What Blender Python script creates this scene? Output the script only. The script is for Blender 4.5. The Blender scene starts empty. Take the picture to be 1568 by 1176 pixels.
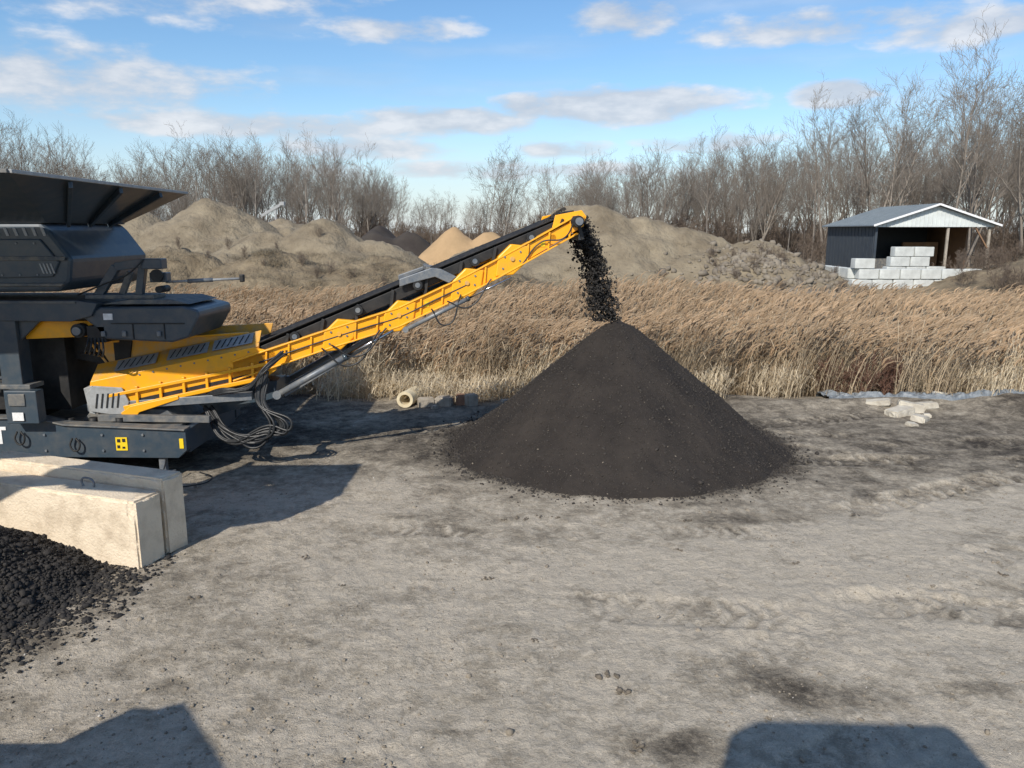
import bpy, math, random
import numpy as np
from mathutils import Vector, Matrix
random.seed(4); RNG=np.random.default_rng(7)
scene=bpy.context.scene
scene.view_settings.view_transform='Standard'; scene.view_settings.look='None'; scene.view_settings.exposure=0
COL=scene.collection

# ---------------------------------------------------------------- noise
def _h(ix,iy,s):
    n=(ix.astype(np.int64)*374761393+iy.astype(np.int64)*668265263+s*974711)&0xffffffff
    n=((n^(n>>13))*1274126177)&0xffffffff
    n=n^(n>>16)
    return (n&0xffff)/65535.0
def vn(x,y,s=0):
    x=np.asarray(x,float);y=np.asarray(y,float)
    ix=np.floor(x);iy=np.floor(y);fx=x-ix;fy=y-iy
    fx=fx*fx*(3-2*fx);fy=fy*fy*(3-2*fy)
    ix=ix.astype(np.int64);iy=iy.astype(np.int64)
    a=_h(ix,iy,s);b=_h(ix+1,iy,s);c=_h(ix,iy+1,s);d=_h(ix+1,iy+1,s)
    return (a*(1-fx)+b*fx)*(1-fy)+(c*(1-fx)+d*fx)*fy
def fbm(x,y,o=4,s=0):
    r=0;a=.5;t=0
    for i in range(o):
        r=r+a*vn(x*2**i+i*17.3,y*2**i-i*9.1,s+i);t+=a;a*=.5
    return r/t-.5
def sst(a,b,x):
    t=np.clip((np.asarray(x,float)-a)/(b-a),0,1);return t*t*(3-2*t)

# ---------------------------------------------------------------- materials
def nm(name):
    m=bpy.data.materials.new(name);m.use_nodes=True
    return m,m.node_tree.nodes,m.node_tree.links,m.node_tree.nodes['Principled BSDF']
def mat(name,c1,c2=None,scale=6,rough=.8,metal=0,bump=0,bscale=60,amt=1.0,lo=.35,hi=.7,spec=.4,coat=0,bdist=.02):
    m,N,L,b=nm(name)
    b.inputs['Roughness'].default_value=rough;b.inputs['Metallic'].default_value=metal
    b.inputs['Specular IOR Level'].default_value=spec
    b.inputs['Coat Weight'].default_value=coat
    tc=N.new('ShaderNodeTexCoord')
    if c2 is None:c2=tuple(v*.75 for v in c1)
    n=N.new('ShaderNodeTexNoise');n.inputs['Scale'].default_value=scale;n.inputs['Detail'].default_value=8;n.inputs['Roughness'].default_value=.65
    L.new(tc.outputs['Object'],n.inputs['Vector'])
    r=N.new('ShaderNodeValToRGB');r.color_ramp.elements[0].position=lo;r.color_ramp.elements[1].position=hi
    r.color_ramp.elements[0].color=(*c1,1);r.color_ramp.elements[1].color=(*c2,1)
    L.new(n.outputs['Fac'],r.inputs['Fac']);L.new(r.outputs['Color'],b.inputs['Base Color'])
    if bump:
        n2=N.new('ShaderNodeTexNoise');n2.inputs['Scale'].default_value=bscale;n2.inputs['Detail'].default_value=6
        L.new(tc.outputs['Object'],n2.inputs['Vector'])
        bp=N.new('ShaderNodeBump');bp.inputs['Strength'].default_value=bump;bp.inputs['Distance'].default_value=bdist
        L.new(n2.outputs['Fac'],bp.inputs['Height']);L.new(bp.outputs['Normal'],b.inputs['Normal'])
    return m
def attr_mat(name,rough=.85,trans=.35):
    m,N,L,b=nm(name);b.inputs['Roughness'].default_value=rough;b.inputs['Specular IOR Level'].default_value=.15
    a=N.new('ShaderNodeAttribute');a.attribute_name='col'
    oi=N.new('ShaderNodeObjectInfo');mx=N.new('ShaderNodeMix');mx.data_type='RGBA';mx.blend_type='MULTIPLY'
    mr=N.new('ShaderNodeMapRange');mr.inputs['To Min'].default_value=.82;mr.inputs['To Max'].default_value=1.12
    L.new(oi.outputs['Random'],mr.inputs['Value'])
    cb=N.new('ShaderNodeCombineColor')
    for k in ('Red','Green','Blue'):L.new(mr.outputs['Result'],cb.inputs[k])
    mx.inputs['Factor'].default_value=1
    L.new(a.outputs['Color'],mx.inputs[6]);L.new(cb.outputs['Color'],mx.inputs[7]);L.new(mx.outputs[2],b.inputs['Base Color'])
    tr=N.new('ShaderNodeBsdfTranslucent');L.new(mx.outputs[2],tr.inputs['Color'])
    ms=N.new('ShaderNodeMixShader');ms.inputs[0].default_value=trans;out=N['Material Output']
    L.new(b.outputs[0],ms.inputs[1]);L.new(tr.outputs[0],ms.inputs[2]);L.new(ms.outputs[0],out.inputs['Surface'])
    return m
M_dark=mat('dark_paint',(.034,.054,.074),(.085,.09,.092),5,rough=.42,lo=.42,hi=.8,spec=.5,coat=.12)
M_dark2=mat('dark_paint_dusty',(.075,.088,.10),(.21,.19,.16),7,rough=.65,lo=.36,hi=.68)
M_black=mat('black_parts',(.010,.011,.012),(.030,.028,.026),9,rough=.6)
M_yel=mat('yellow_paint',(.88,.39,.010),(.60,.31,.05),4,rough=.38,lo=.5,hi=.82,coat=.2)
M_yel2=mat('yellow_paint_dusty',(.76,.36,.03),(.46,.32,.17),6,rough=.5,lo=.4,hi=.72)
M_belt=mat('rubber_belt',(.012,.012,.013),(.035,.034,.033),14,rough=.75,bump=.4,bscale=90)
M_steel=mat('grey_steel',(.12,.14,.165),(.24,.24,.23),9,rough=.45,metal=.2)
M_chrome=mat('chrome_rod',(.6,.6,.6),(.45,.45,.45),9,rough=.2,metal=1)
M_lgrey=mat('light_grey_guard',(.36,.37,.37),(.24,.24,.23),9,rough=.5)
M_hose=mat('hose_rubber',(.012,.014,.016),(.03,.03,.03),20,rough=.4)
M_white=mat('white_paint',(.8,.8,.8),(.6,.6,.58),20,rough=.5)
M_sticker=mat('warning_label',(.85,.6,.02),(.75,.5,.02),50,rough=.4)
M_conc=mat('cream_concrete',(.70,.59,.44),(.42,.335,.235),3.0,rough=.92,bump=.6,bscale=35,lo=.46,hi=.76)
M_conc2=mat('white_concrete',(.62,.64,.61),(.38,.39,.37),1.2,rough=.9,bump=.4,bscale=20)
M_rub=mat('pale_rubble',(.56,.52,.43),(.36,.32,.26),5,rough=.9,bump=.6,bscale=20)
M_concg=mat('grey_concrete',(.42,.37,.30),(.25,.22,.18),6,rough=.9,bump=.6,bscale=25)
M_pile=mat('black_fines',(.054,.046,.040),(.032,.028,.026),1.6,rough=.95,bump=1,bscale=150,spec=.12)
M_grain=mat('black_grain',(.062,.054,.047),(.03,.028,.026),30,rough=.9,spec=.15)
M_coal=mat('black_gravel',(.020,.019,.019),(.060,.055,.05),30,rough=.85,bump=.6,bscale=60,spec=.2)
M_tarp=mat('plastic_sheet',(.12,.14,.16),(.28,.30,.31),7,rough=.45,bump=.8,bscale=9,bdist=.06)
M_cream=mat('cream_plastic_pipe',(.72,.62,.42),(.5,.42,.28),8,rough=.6)
M_bark=mat('bare_bark',(.16,.135,.11),(.24,.21,.175),1.5,rough=.95)
M_bark2=mat('bare_bark_light',(.29,.255,.215),(.17,.145,.12),1.5,rough=.95)
M_twig=mat('brush_twigs',(.185,.14,.105),(.12,.095,.075),2,rough=.95)
M_red=mat('reddish_twigs',(.22,.12,.085),(.14,.08,.06),2,rough=.95)
M_roof=mat('metal_roof',(.17,.2,.22),(.22,.25,.27),2,rough=.4,metal=.2)
M_clad=mat('pale_metal_cladding',(.62,.66,.64),(.5,.53,.52),2,rough=.5)
M_wall=mat('dark_metal_wall',(.035,.045,.06),(.05,.06,.07),2,rough=.5)
M_brownp=mat('brown_panel',(.25,.15,.08),(.18,.11,.07),3,rough=.8)
M_reed=attr_mat('dry_reed')
M_glass=mat('dark_glass',(.01,.015,.02),(.01,.015,.02),3,rough=.1)

# ---------------------------------------------------------------- mesh helpers
def link(o,parent=None):
    COL.objects.link(o)
    if parent:o.parent=parent
    return o
def empty(name,loc=(0,0,0)):
    o=bpy.data.objects.new(name,None);o.location=loc;COL.objects.link(o);bpy.context.view_layer.update();return o
def raw_mesh(name,V,F,mats,smooth=False,cols=None):
    me=bpy.data.meshes.new(name);V=np.asarray(V,np.float32)
    if isinstance(F,np.ndarray):
        n,k=F.shape
        me.vertices.add(len(V));me.vertices.foreach_set('co',V.ravel())
        me.loops.add(n*k);me.loops.foreach_set('vertex_index',F.ravel().astype(np.int32))
        me.polygons.add(n);me.polygons.foreach_set('loop_start',np.arange(0,n*k,k,dtype=np.int32))
        me.update(calc_edges=True)
    else:
        me.from_pydata([tuple(map(float,v)) for v in V],[],F);me.update()
    me.validate()
    if not isinstance(mats,(list,tuple)):mats=[mats]
    for m in mats:me.materials.append(m)
    if smooth:me.polygons.foreach_set('use_smooth',[True]*len(me.polygons))
    if cols is not None:
        a=me.color_attributes.new('col','FLOAT_COLOR','POINT')
        c=np.ones((len(V),4),np.float32);c[:,:3]=cols;a.data.foreach_set('color',c.ravel())
    return me
def obj(name,V,F,mats,parent=None,smooth=False,cols=None,bevel=0):
    o=bpy.data.objects.new(name,raw_mesh(name,V,F,mats,smooth,cols));link(o,parent)
    if bevel:
        b=o.modifiers.new('b','BEVEL');b.width=bevel;b.segments=2;b.limit_method='ANGLE'
    return o
ID=lambda a,b,c:(a,b,c)
def prism(name,poly,d0,d1,m,parent,F=ID,bevel=.008):
    """polygon in (along, height) extruded across from d0 to d1"""
    n=len(poly);V=[F(a,d0,z) for a,z in poly]+[F(a,d1,z) for a,z in poly]
    fs=[list(range(n)),list(range(2*n-1,n-1,-1))]+[[i,i+n,(i+1)%n+n,(i+1)%n] for i in range(n)]
    o=obj(name,V,fs,m,parent,bevel=bevel)
    return o
def box(name,x0,x1,y0,y1,z0,z1,m,parent,F=ID,bevel=.012):
    return prism(name,[(x0,z0),(x1,z0),(x1,z1),(x0,z1)],y0,y1,m,parent,F,bevel)
def beam(name,p0,p1,w,h,m,parent,bevel=.006):
    p0=Vector(p0);p1=Vector(p1);d=(p1-p0).normalized()
    up=Vector((0,0,1)) if abs(d.z)<.95 else Vector((0,1,0))
    s=d.cross(up).normalized();u=s.cross(d).normalized()
    V=[]
    for p in(p0,p1):
        for a,b in((-1,-1),(1,-1),(1,1),(-1,1)):V.append(p+s*a*w/2+u*b*h/2)
    fs=[[0,1,2,3],[7,6,5,4]]+[[i,i+4,(i+1)%4+4,(i+1)%4] for i in range(4)]
    return obj(name,V,fs,m,parent,bevel=bevel)
def tube(name,p0,p1,r,m,parent,n=20,r1=None):
    p0=Vector(p0);p1=Vector(p1);d=(p1-p0).normalized();r1=r if r1 is None else r1
    up=Vector((0,0,1)) if abs(d.z)<.9 else Vector((1,0,0))
    s=d.cross(up).normalized();u=s.cross(d)
    V=[]
    for p,rr in((p0,r),(p1,r1)):
        for i in range(n):
            a=2*math.pi*i/n;V.append(p+(s*math.cos(a)+u*math.sin(a))*rr)
    fs=[list(range(n)),list(range(2*n-1,n-1,-1))]+[[i,i+n,(i+1)%n+n,(i+1)%n] for i in range(n)]
    o=obj(name,V,fs,m,parent)
    for p in o.data.polygons:
        if len(p.vertices)==4:p.use_smooth=True
    return o
def hose(name,pts,r,m,parent):
    cu=bpy.data.curves.new(name,'CURVE');cu.dimensions='3D';cu.bevel_depth=r;cu.bevel_resolution=2;cu.resolution_u=10
    sp=cu.splines.new('BEZIER');sp.bezier_points.add(len(pts)-1)
    for bp,p in zip(sp.bezier_points,pts):
        bp.co=p;bp.handle_left_type='AUTO';bp.handle_right_type='AUTO'
    cu.materials.append(m);o=bpy.data.objects.new(name,cu);return link(o,parent)
ph=(1+5**.5)/2
ICO=np.array([(-1,ph,0),(1,ph,0),(-1,-ph,0),(1,-ph,0),(0,-1,ph),(0,1,ph),(0,-1,-ph),(0,1,-ph),(ph,0,-1),(ph,0,1),(-ph,0,-1),(-ph,0,1)])/1.9
ICF=np.array([(0,11,5),(0,5,1),(0,1,7),(0,7,10),(0,10,11),(1,5,9),(5,11,4),(11,10,2),(10,7,6),(7,1,8),(3,9,4),(3,4,2),(3,2,6),(3,6,8),(3,8,9),(4,9,5),(2,4,11),(6,2,10),(8,6,7),(9,8,1)])
def stones(name,P,S,m,parent=None,flat=.75,jit=.28):
    P=np.asarray(P,float);n=len(P)
    V=np.repeat(ICO[None],n,0)*(1+RNG.uniform(-jit,jit,(n,12,1)))
    V=V*RNG.uniform(.6,1.3,(n,1,3));V[:,:,2]*=flat
    a=RNG.uniform(0,6.28,n);c,s=np.cos(a)[:,None],np.sin(a)[:,None]
    x=V[:,:,0]*c-V[:,:,1]*s;y=V[:,:,0]*s+V[:,:,1]*c;V[:,:,0]=x;V[:,:,1]=y
    a=RNG.uniform(-.8,.8,n);c,s=np.cos(a)[:,None],np.sin(a)[:,None]
    x=V[:,:,0]*c-V[:,:,2]*s;y=V[:,:,0]*s+V[:,:,2]*c;V[:,:,0]=x;V[:,:,2]=y
    V=V*np.asarray(S).reshape(-1,1,1)+P[:,None,:]
    F=(ICF[None]+(np.arange(n)*12)[:,None,None]).reshape(-1,3)
    return obj(name,V.reshape(-1,3),F,m,parent)

# ---------------------------------------------------------------- terrain
TR=[
 (-2,4.3,9,9.6,.45,.018,.18),(-1,3.5,10,8.0,.45,.018,.18),
 (2.4,3.0,5.9,12.5,.4,.010,.16),(-6,12.6,9,15.2,.5,.03,.2),(4,9,14,14.5,.5,.04,.2),(3.6,11.6,14,12.3,.5,.04,.2),(3,13.6,14,14.0,.5,.04,.2),(3.4,12.6,15,13.2,.55,.04,.2),(-1.5,7.6,3.2,6.4,.55,.024,.2),(2.6,7.2,6.5,6.2,.55,.028,.2),(-.5,7.9,3.6,7.6,.5,.020,.2),(2.2,6.4,6.4,7.6,.5,.022,.2),(-7,10.1,8,7.7,.42,.014,.17)]
def tracks(x,y):
    h=np.zeros_like(x);mk=np.zeros_like(x);mb=np.zeros_like(x)
    wx=x+.06*fbm(x*3,y*3,3,141);wy=y+.06*fbm(x*3,y*3,3,143)
    brk=np.clip(fbm(x*5,y*5,3,145)*4+.6,0,1)
    for i,(x0,y0,x1,y1,w,dp,lg) in enumerate(TR):
        L=math.hypot(x1-x0,y1-y0);ux,uy=(x1-x0)/L,(y1-y0)/L
        s=(wx-x0)*ux+(wy-y0)*uy;d=-(wx-x0)*uy+(wy-y0)*ux+.25*np.sin(s*.5+i)
        inside=(1-sst(w*.42,w*.55,np.abs(d)))*sst(0,.8,s)*(1-sst(L-.8,L,s))
        fade=np.clip(fbm(x*.7+i*5,y*.7,3,40+i)*3.8+.35,0,1)
        lug=.5+.5*np.sin(6.283*(s+np.abs(d)*.55)/lg);lug=sst(.35,.65,lug)
        h+=inside*fade*(-dp*(1-.9*lug*brk))
        rim=np.exp(-((np.abs(d)-w*.62)/.06)**2)*sst(0,.8,s)*(1-sst(L-.8,L,s));h+=rim*fade*dp*.7*brk
        mk=np.maximum(mk,inside*fade*(1-lug*brk));mb=np.maximum(mb,inside*fade*lug*brk)
    return h,mk,mb
def bankf(x,y):return np.exp(-((x-12.6)/2.2)**2-((y-15.3)/.95)**2)
def gbase(x,y):
    x=np.asarray(x,float);y=np.asarray(y,float)
    edge=fbm(x*.35,y*0+3,3,5)*1.6
    h=-.66*sst(16.9,18.8,y+edge)*(1-sst(35,41,y))+.45*sst(36,44,y)
    near=1-sst(15,18,y)
    h+=near*(fbm(x*.25,y*.25,3,1)*.10+fbm(x*1.6,y*1.6,4,2)*.05)
    h+=(1-near)*fbm(x*.3,y*.3,3,9)*.25
    h+=.62*bankf(x,y)*(1+1.4*fbm(x*2,y*2,4,6))
    h+=.16*np.exp(-((x-8)/3)**2-((y-15.9)/.5)**2)
    return h
def gh(x,y):return float(gbase(np.array([x]),np.array([y]))[0])
def build_ground():
    xs=np.concatenate([-np.geomspace(900,8.4,46),np.arange(-8,8.01,.028),np.arange(8.06,13,.07),np.geomspace(13.1,900,42)])
    ys=[-60,-40,-25,-15,-8,-4,-1,1,2.5,3.6]
    y=4.2
    while y<18:ys.append(y);y+=.0055*y
    while y<60:ys.append(y);y*=1.012
    ys+=list(np.geomspace(61,1500,50));ys=np.array(ys)
    X,Y=np.meshgrid(xs,ys);th,mk,mb=tracks(X,Y)
    near=1-sst(15.5,17.5,Y)
    Z=gbase(X,Y)+th*near
    cl=fbm(X*7,Y*7,3,21);patch=np.clip(fbm(X*.8,Y*.8,2,22)*4+.6,0,1)
    Z+=near*(.042*np.clip(cl-.02,0,1)*patch+.017*fbm(X*16,Y*16,2,23)-.02*np.clip(np.abs(fbm(X*3,Y*4,3,24))-.12,-.05,.2))
    n=X.size;nx=len(xs);ny=len(ys)
    V=np.stack([X,Y,Z],-1).reshape(-1,3)
    i=np.arange(nx*ny).reshape(ny,nx)
    F=np.stack([i[:-1,:-1],i[:-1,1:],i[1:,1:],i[1:,:-1]],-1).reshape(-1,4)
    big=fbm(X*.26+.06*Y,Y*.45,4,31)*1.2;med=fbm(X*1.1,Y*1.4,4,33)*1.1;fin=fbm(X*4,Y*4.6,4,35)*.6
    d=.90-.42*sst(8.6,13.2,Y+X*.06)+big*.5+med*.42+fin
    d+=.2*np.exp(-((X-4)/3.5)**2-((Y-8)/1.6)**2)
    d-=.15*np.exp(-((X-1.8)/3.3)**2-((Y-12.8)/2.9)**2)
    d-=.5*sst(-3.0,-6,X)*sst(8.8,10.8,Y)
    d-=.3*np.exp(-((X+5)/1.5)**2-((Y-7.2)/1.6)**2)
    d-=.6*bankf(X,Y)
    for cx,cy,rx,ry,a in((2.45,5.6,.5,.3,.7),(1.25,4.95,.45,.22,.7),(3.6,5.5,.4,.12,.5),(4.2,5.9,.5,.1,.3),(.7,7.0,.5,.12,.25),(4.5,6.7,.8,.15,.3),(-.4,5.1,.4,.1,.3),(3.0,9.2,.7,.2,.3),(-1.0,9.4,.7,.15,.25),(5.8,8.6,.8,.2,.25)):
        d-=a*np.exp(-((X-cx+.8*fbm(X*2,Y*2,4,51))/rx)**2-((Y-cy+.6*fbm(X*2,Y*2,4,52))/ry)**2)
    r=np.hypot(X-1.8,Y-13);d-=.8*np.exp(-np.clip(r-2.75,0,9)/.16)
    d=d-mk*.26+mb*.10-np.clip(cl,0,1)*.2  # track marks; groove and lug shading is also painted into the colour
    d=np.clip(d,0,1)
    veg=sst(17.0,18.0,Y+fbm(X*.35,Y*0+3,3,5)*1.6)
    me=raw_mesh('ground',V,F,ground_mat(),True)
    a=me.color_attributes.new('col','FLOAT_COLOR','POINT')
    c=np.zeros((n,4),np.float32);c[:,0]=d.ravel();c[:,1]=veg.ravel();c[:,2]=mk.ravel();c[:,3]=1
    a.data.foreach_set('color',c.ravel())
    o=bpy.data.objects.new('ground',me);link(o)
def ramp(N,stops,interp='LINEAR'):
    r=N.new('ShaderNodeValToRGB');e=r.color_ramp.elements;r.color_ramp.interpolation=interp
    while len(e)<len(stops):e.new(.5)
    for k,(p,c) in zip(e,stops):k.position=p;k.color=(*c,1)
    return r
def mth(N,L,op,a,b=None,c=None,clamp=False):
    n=N.new('ShaderNodeMath');n.operation=op;n.use_clamp=clamp
    for i,v in enumerate((a,b,c)):
        if v is None:continue
        if isinstance(v,(int,float)):n.inputs[i].default_value=v
        else:L.new(v,n.inputs[i])
    return n.outputs[0]
def noise(N,L,vec,scale,detail=6,rough=.6):
    n=N.new('ShaderNodeTexNoise');n.inputs['Scale'].default_value=scale;n.inputs['Detail'].default_value=detail;n.inputs['Roughness'].default_value=rough
    L.new(vec,n.inputs['Vector']);return n.outputs['Fac']
def mixc(N,L,f,a,b,mode='MIX'):
    m=N.new('ShaderNodeMix');m.data_type='RGBA';m.blend_type=mode
    for s,v in((0,f),(6,a),(7,b)):
        if isinstance(v,(int,float)):m.inputs[s].default_value=v
        elif isinstance(v,tuple):m.inputs[s].default_value=(*v,1)
        else:L.new(v,m.inputs[s])
    return m.outputs[2]
def ground_mat():
    m,N,L,b=nm('packed_dirt');b.inputs['Roughness'].default_value=.95;b.inputs['Specular IOR Level'].default_value=.10
    tc=N.new('ShaderNodeTexCoord').outputs['Object']
    at=N.new('ShaderNodeAttribute');at.attribute_name='col'
    sp=N.new('ShaderNodeSeparateColor');L.new(at.outputs['Color'],sp.inputs[0])
    n1=noise(N,L,tc,3.5,9,.72);n2=noise(N,L,tc,20,7,.75);n3=noise(N,L,tc,90,4,.7);n4=noise(N,L,tc,8.5,10,.72)
    f=mth(N,L,'ADD',sp.outputs[0],mth(N,L,'MULTIPLY',mth(N,L,'SUBTRACT',n1,.5),.9))
    f=mth(N,L,'ADD',f,mth(N,L,'MULTIPLY',mth(N,L,'SUBTRACT',n2,.5),.85))
    fl=N.new('ShaderNodeMapRange');fl.interpolation_type='SMOOTHSTEP';fl.inputs['From Min'].default_value=.44;fl.inputs['From Max'].default_value=.56;fl.inputs['To Min'].default_value=-.08;fl.inputs['To Max'].default_value=.08
    L.new(n4,fl.inputs['Value']);f=mth(N,L,'ADD',f,fl.outputs[0])
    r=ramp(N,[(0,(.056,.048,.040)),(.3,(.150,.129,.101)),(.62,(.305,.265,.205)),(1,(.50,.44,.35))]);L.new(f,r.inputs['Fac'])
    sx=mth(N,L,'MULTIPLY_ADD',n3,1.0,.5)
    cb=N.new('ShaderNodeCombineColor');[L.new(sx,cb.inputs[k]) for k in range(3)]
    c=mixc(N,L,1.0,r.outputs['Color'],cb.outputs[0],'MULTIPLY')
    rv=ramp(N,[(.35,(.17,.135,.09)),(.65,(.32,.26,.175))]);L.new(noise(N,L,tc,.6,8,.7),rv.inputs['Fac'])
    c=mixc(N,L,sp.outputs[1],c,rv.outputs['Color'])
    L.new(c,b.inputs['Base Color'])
    hsum=mth(N,L,'ADD',mth(N,L,'MULTIPLY',n2,1.0),mth(N,L,'MULTIPLY',n3,.45))
    hsum=mth(N,L,'ADD',hsum,mth(N,L,'MULTIPLY',fl.outputs[0],1.6))
    bp=N.new('ShaderNodeBump');bp.inputs['Strength'].default_value=.85;bp.inputs['Distance'].default_value=.03
    L.new(hsum,bp.inputs['Height']);L.new(bp.outputs['Normal'],b.inputs['Normal'])
    return m
build_ground()
n=9000
y=4.3+12.2*RNG.random(n)**1.6;x=(RNG.random(n)*2-1)*(.72*y+1)
keep=np.clip(fbm(x*.9,y*.9,3,61)*4+.4,0,1)>RNG.random(n);x,y=x[keep],y[keep]
s=RNG.gamma(1.1,.0045,len(x))+.003
M_st=mat('dirt_clod',(.28,.24,.185),(.13,.11,.085),9,rough=.95)
M_st2=mat('pale_stone',(.5,.47,.42),(.3,.28,.25),9,rough=.9)
k=RNG.random(len(x))<.95
stones('loose_dirt_clods',np.stack([x[k],y[k],gbase(x[k],y[k])+.003],-1),s[k],M_st)
stones('loose_pale_pebbles',np.stack([x[~k],y[~k],gbase(x[~k],y[~k])+.004],-1),s[~k]*.8,M_st2)
big=[(.78,5.78,.055),(.88,5.55,.04),(-.25,7.6,.035),(-2.3,8.1,.03),(-1.75,7.4,.02),(2.2,9.2,.03),(.1,9.35,.04),(.35,9.4,.03),(.55,9.38,.03),(-.1,9.3,.025),(.9,4.9,.03),(.85,4.83,.02),(-3.9,6.4,.03),(-3.2,7.1,.03),(4.4,9.4,.03),(5.2,7.6,.03),(1.9,8.3,.025),(.2,6.3,.02),(3.1,7.9,.03)]
bp_=[];bs_=[]
for a,b_,c in big:
    for q in range(8):bp_.append((a+random.gauss(0,c),b_+random.gauss(0,c*.7),gh(a,b_)+.008));bs_.append(c*random.uniform(.25,.75))
stones('dirt_clod_group',bp_,bs_,mat('dark_clod',(.095,.08,.06),(.16,.135,.105),20,rough=.95),flat=.6)

# ---------------------------------------------------------------- gravel cone
PX,PY,PR,PH=1.80,13.0,2.78,2.26
def cone_h(r,a):
    rr=r*(1+.035*np.sin(a*2+1)+.02*np.sin(a*5)+.02*np.sin(a*11+2))
    base=PH*(1-rr/PR)
    tip=.10*np.exp(-(r/.20)**2)
    skirt=.07*np.exp(-((rr-PR)/.3)**2)
    return np.maximum(base,-.2)-tip+skirt
nr,na=230,700
R=np.linspace(0,PR*1.12,nr);A=np.linspace(0,2*math.pi,na,endpoint=False)
RR,AA=np.meshgrid(R,A,indexing='ij')
xx=PX+RR*np.cos(AA);yy=PY+RR*np.sin(AA)
def pn(x,y):return fbm(x*2.0,y*2.0,3,71)*.06
zz=cone_h(RR,AA)+pn(xx,yy)+fbm(xx*18,yy*18,3,72)*.028*sst(0,.6,RR)
zz=np.where(RR>PR*1.06,zz-.15,zz)+0
V=np.stack([xx,yy,zz],-1).reshape(-1,3)
i=np.arange(nr*na).reshape(nr,na);j=np.roll(i,-1,1)
F=np.stack([i[:-1],i[1:],j[1:],j[:-1]],-1).reshape(-1,4)
pile=obj('black_gravel_pile',V,F,M_pile,smooth=True)
n=26000
a=RNG.random(n)*6.283;r=PR*(.05+1.0*RNG.random(n)**.55)
x=PX+r*np.cos(a);y=PY+r*np.sin(a);z=np.maximum(cone_h(r,a)+pn(x,y),gbase(x,y))+.002
stones('pile_grains',np.stack([x,y,z],-1),RNG.gamma(1.6,.0036,n)+.003,M_grain,pile)
n=700
a=RNG.random(n)*6.283;r=PR*(.2+.85*RNG.random(n)**.5)
x=PX+r*np.cos(a);y=PY+r*np.sin(a);z=np.maximum(cone_h(r,a)+pn(x,y),gbase(x,y))+.002
stones('pile_brown_grains',np.stack([x,y,z],-1),RNG.gamma(1.3,.0022,n)+.003,M_st,pile)
n=9000
a=RNG.random(n)*6.283;r=PR-.05+RNG.gamma(1.1,.12,n)
x=PX+r*np.cos(a);y=PY+r*np.sin(a)
stones('spilled_grains',np.stack([x,y,gbase(x,y)+.004],-1),RNG.gamma(1.5,.0055,n)+.003,M_grain,pile)

# ---------------------------------------------------------------- mobile screening plant
MP=empty('mobile_screening_plant')
ca,sa=math.cos(math.atan(.16)),math.sin(math.atan(.16))
def C(s,d,z):return (-6.36+s*ca-d*sa,11.29+s*sa+d*ca,z)
BW=1.05
beltz=lambda s:1.88+(s-2.42)*.404
prof=[(2.1,1.50),(3.5,1.95),(4.65,2.29),(5.72,2.78),(6.44,3.15),(7.5,3.72)]
def pz(s):
    for (a,b),(c,d) in zip(prof,prof[1:]):
        if s<=c:return b+(s-a)/(c-a)*(d-b)
    return prof[-1][1]
for side,(d0,d1) in enumerate(((0,.07),(BW+.07,BW+.14))):
    top=[(s,z+.14) for s,z in prof];bot=[(s,z-.14) for s,z in prof][::-1]
    top[-1]=(7.6,3.86);bot[0]=(7.6,3.69)
    prism(f'boom_beam_{side}',bot[::-1]+top[::-1],d0,d1,M_yel,MP,C)
    for q,(a,b) in enumerate(zip(prof,prof[1:])):
        beam(f'flange_top_{side}_{q}',C(a[0],(d0+d1)/2-.01,a[1]+.145),C(b[0],(d0+d1)/2-.01,b[1]+.145),.14,.024,M_yel,MP)
        beam(f'flange_bottom_{side}_{q}',C(a[0],(d0+d1)/2-.01,a[1]-.145),C(b[0],(d0+d1)/2-.01,b[1]-.145),.14,.024,M_yel,MP)
    for q,s in enumerate((3.72,4.65,5.72,6.44)):
        z=pz(s)
        prism(f'joint_plate_{side}_{q}',[(s-.27,z-.25),(s+.02,z-.22),(s+.23,z-.03),(s+.27,z+.23),(s-.02,z+.26),(s-.23,z+.06)],d0-.035,d1+.02,M_yel,MP,C,.02)
        tube(f'joint_pin_{side}_{q}',C(s,d0-.06,z+.03),C(s,d0+.02,z+.03),.035,M_yel2,MP)
        for (a,b) in((-.15,-.12),(.13,.14),(.12,.0),(-.12,.06)):tube('joint_bolt',C(s+a,d0-.05,z+b),C(s+a,d0,z+b),.016,M_steel,MP,8)
    s=2.6;q=0
    while s<7.45:
        beam(f'stiffener_{side}_{q}',C(s,d0-.02,pz(s)-.13),C(s+.02,d0-.02,pz(s)+.13),.03,.03,M_yel,MP);s+=.34;q+=1
    st=[(2.2,beltz(2.2)-.22),(4.65,beltz(4.65)-.24),(7.4,beltz(7.4)-.14),(7.4,beltz(7.4)-.03),(2.2,beltz(2.2)-.06)]
    prism(f'belt_stringer_{side}',st,d0+.09 if side==0 else d0-.07,d0+.12 if side==0 else d0-.03,M_black,MP,C)
    for q in range(9):
        s=2.9+q*.54
        beam(f'idler_bracket_{side}_{q}',C(s,d0+.06,pz(s)+.1),C(s+.05,d0+.06,beltz(s)-.02),.05,.04,M_black,MP)
    for q,s in enumerate((3.05,4.02,4.95,5.85,6.75)):
        dd=d0-.02 if side==0 else d1
        tube(f'roller_end_{side}_{q}',C(s,dd,beltz(s)-.12),C(s,dd+.08,beltz(s)-.12),.075,M_black,MP)
        tube(f'roller_cap_{side}_{q}',C(s,dd-.012,beltz(s)-.12),C(s,dd,beltz(s)-.12),.04,M_steel,MP)
V=[];F=[];ns=60;ds=[.10,.18,.38,.70,.92,1.0]
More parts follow.
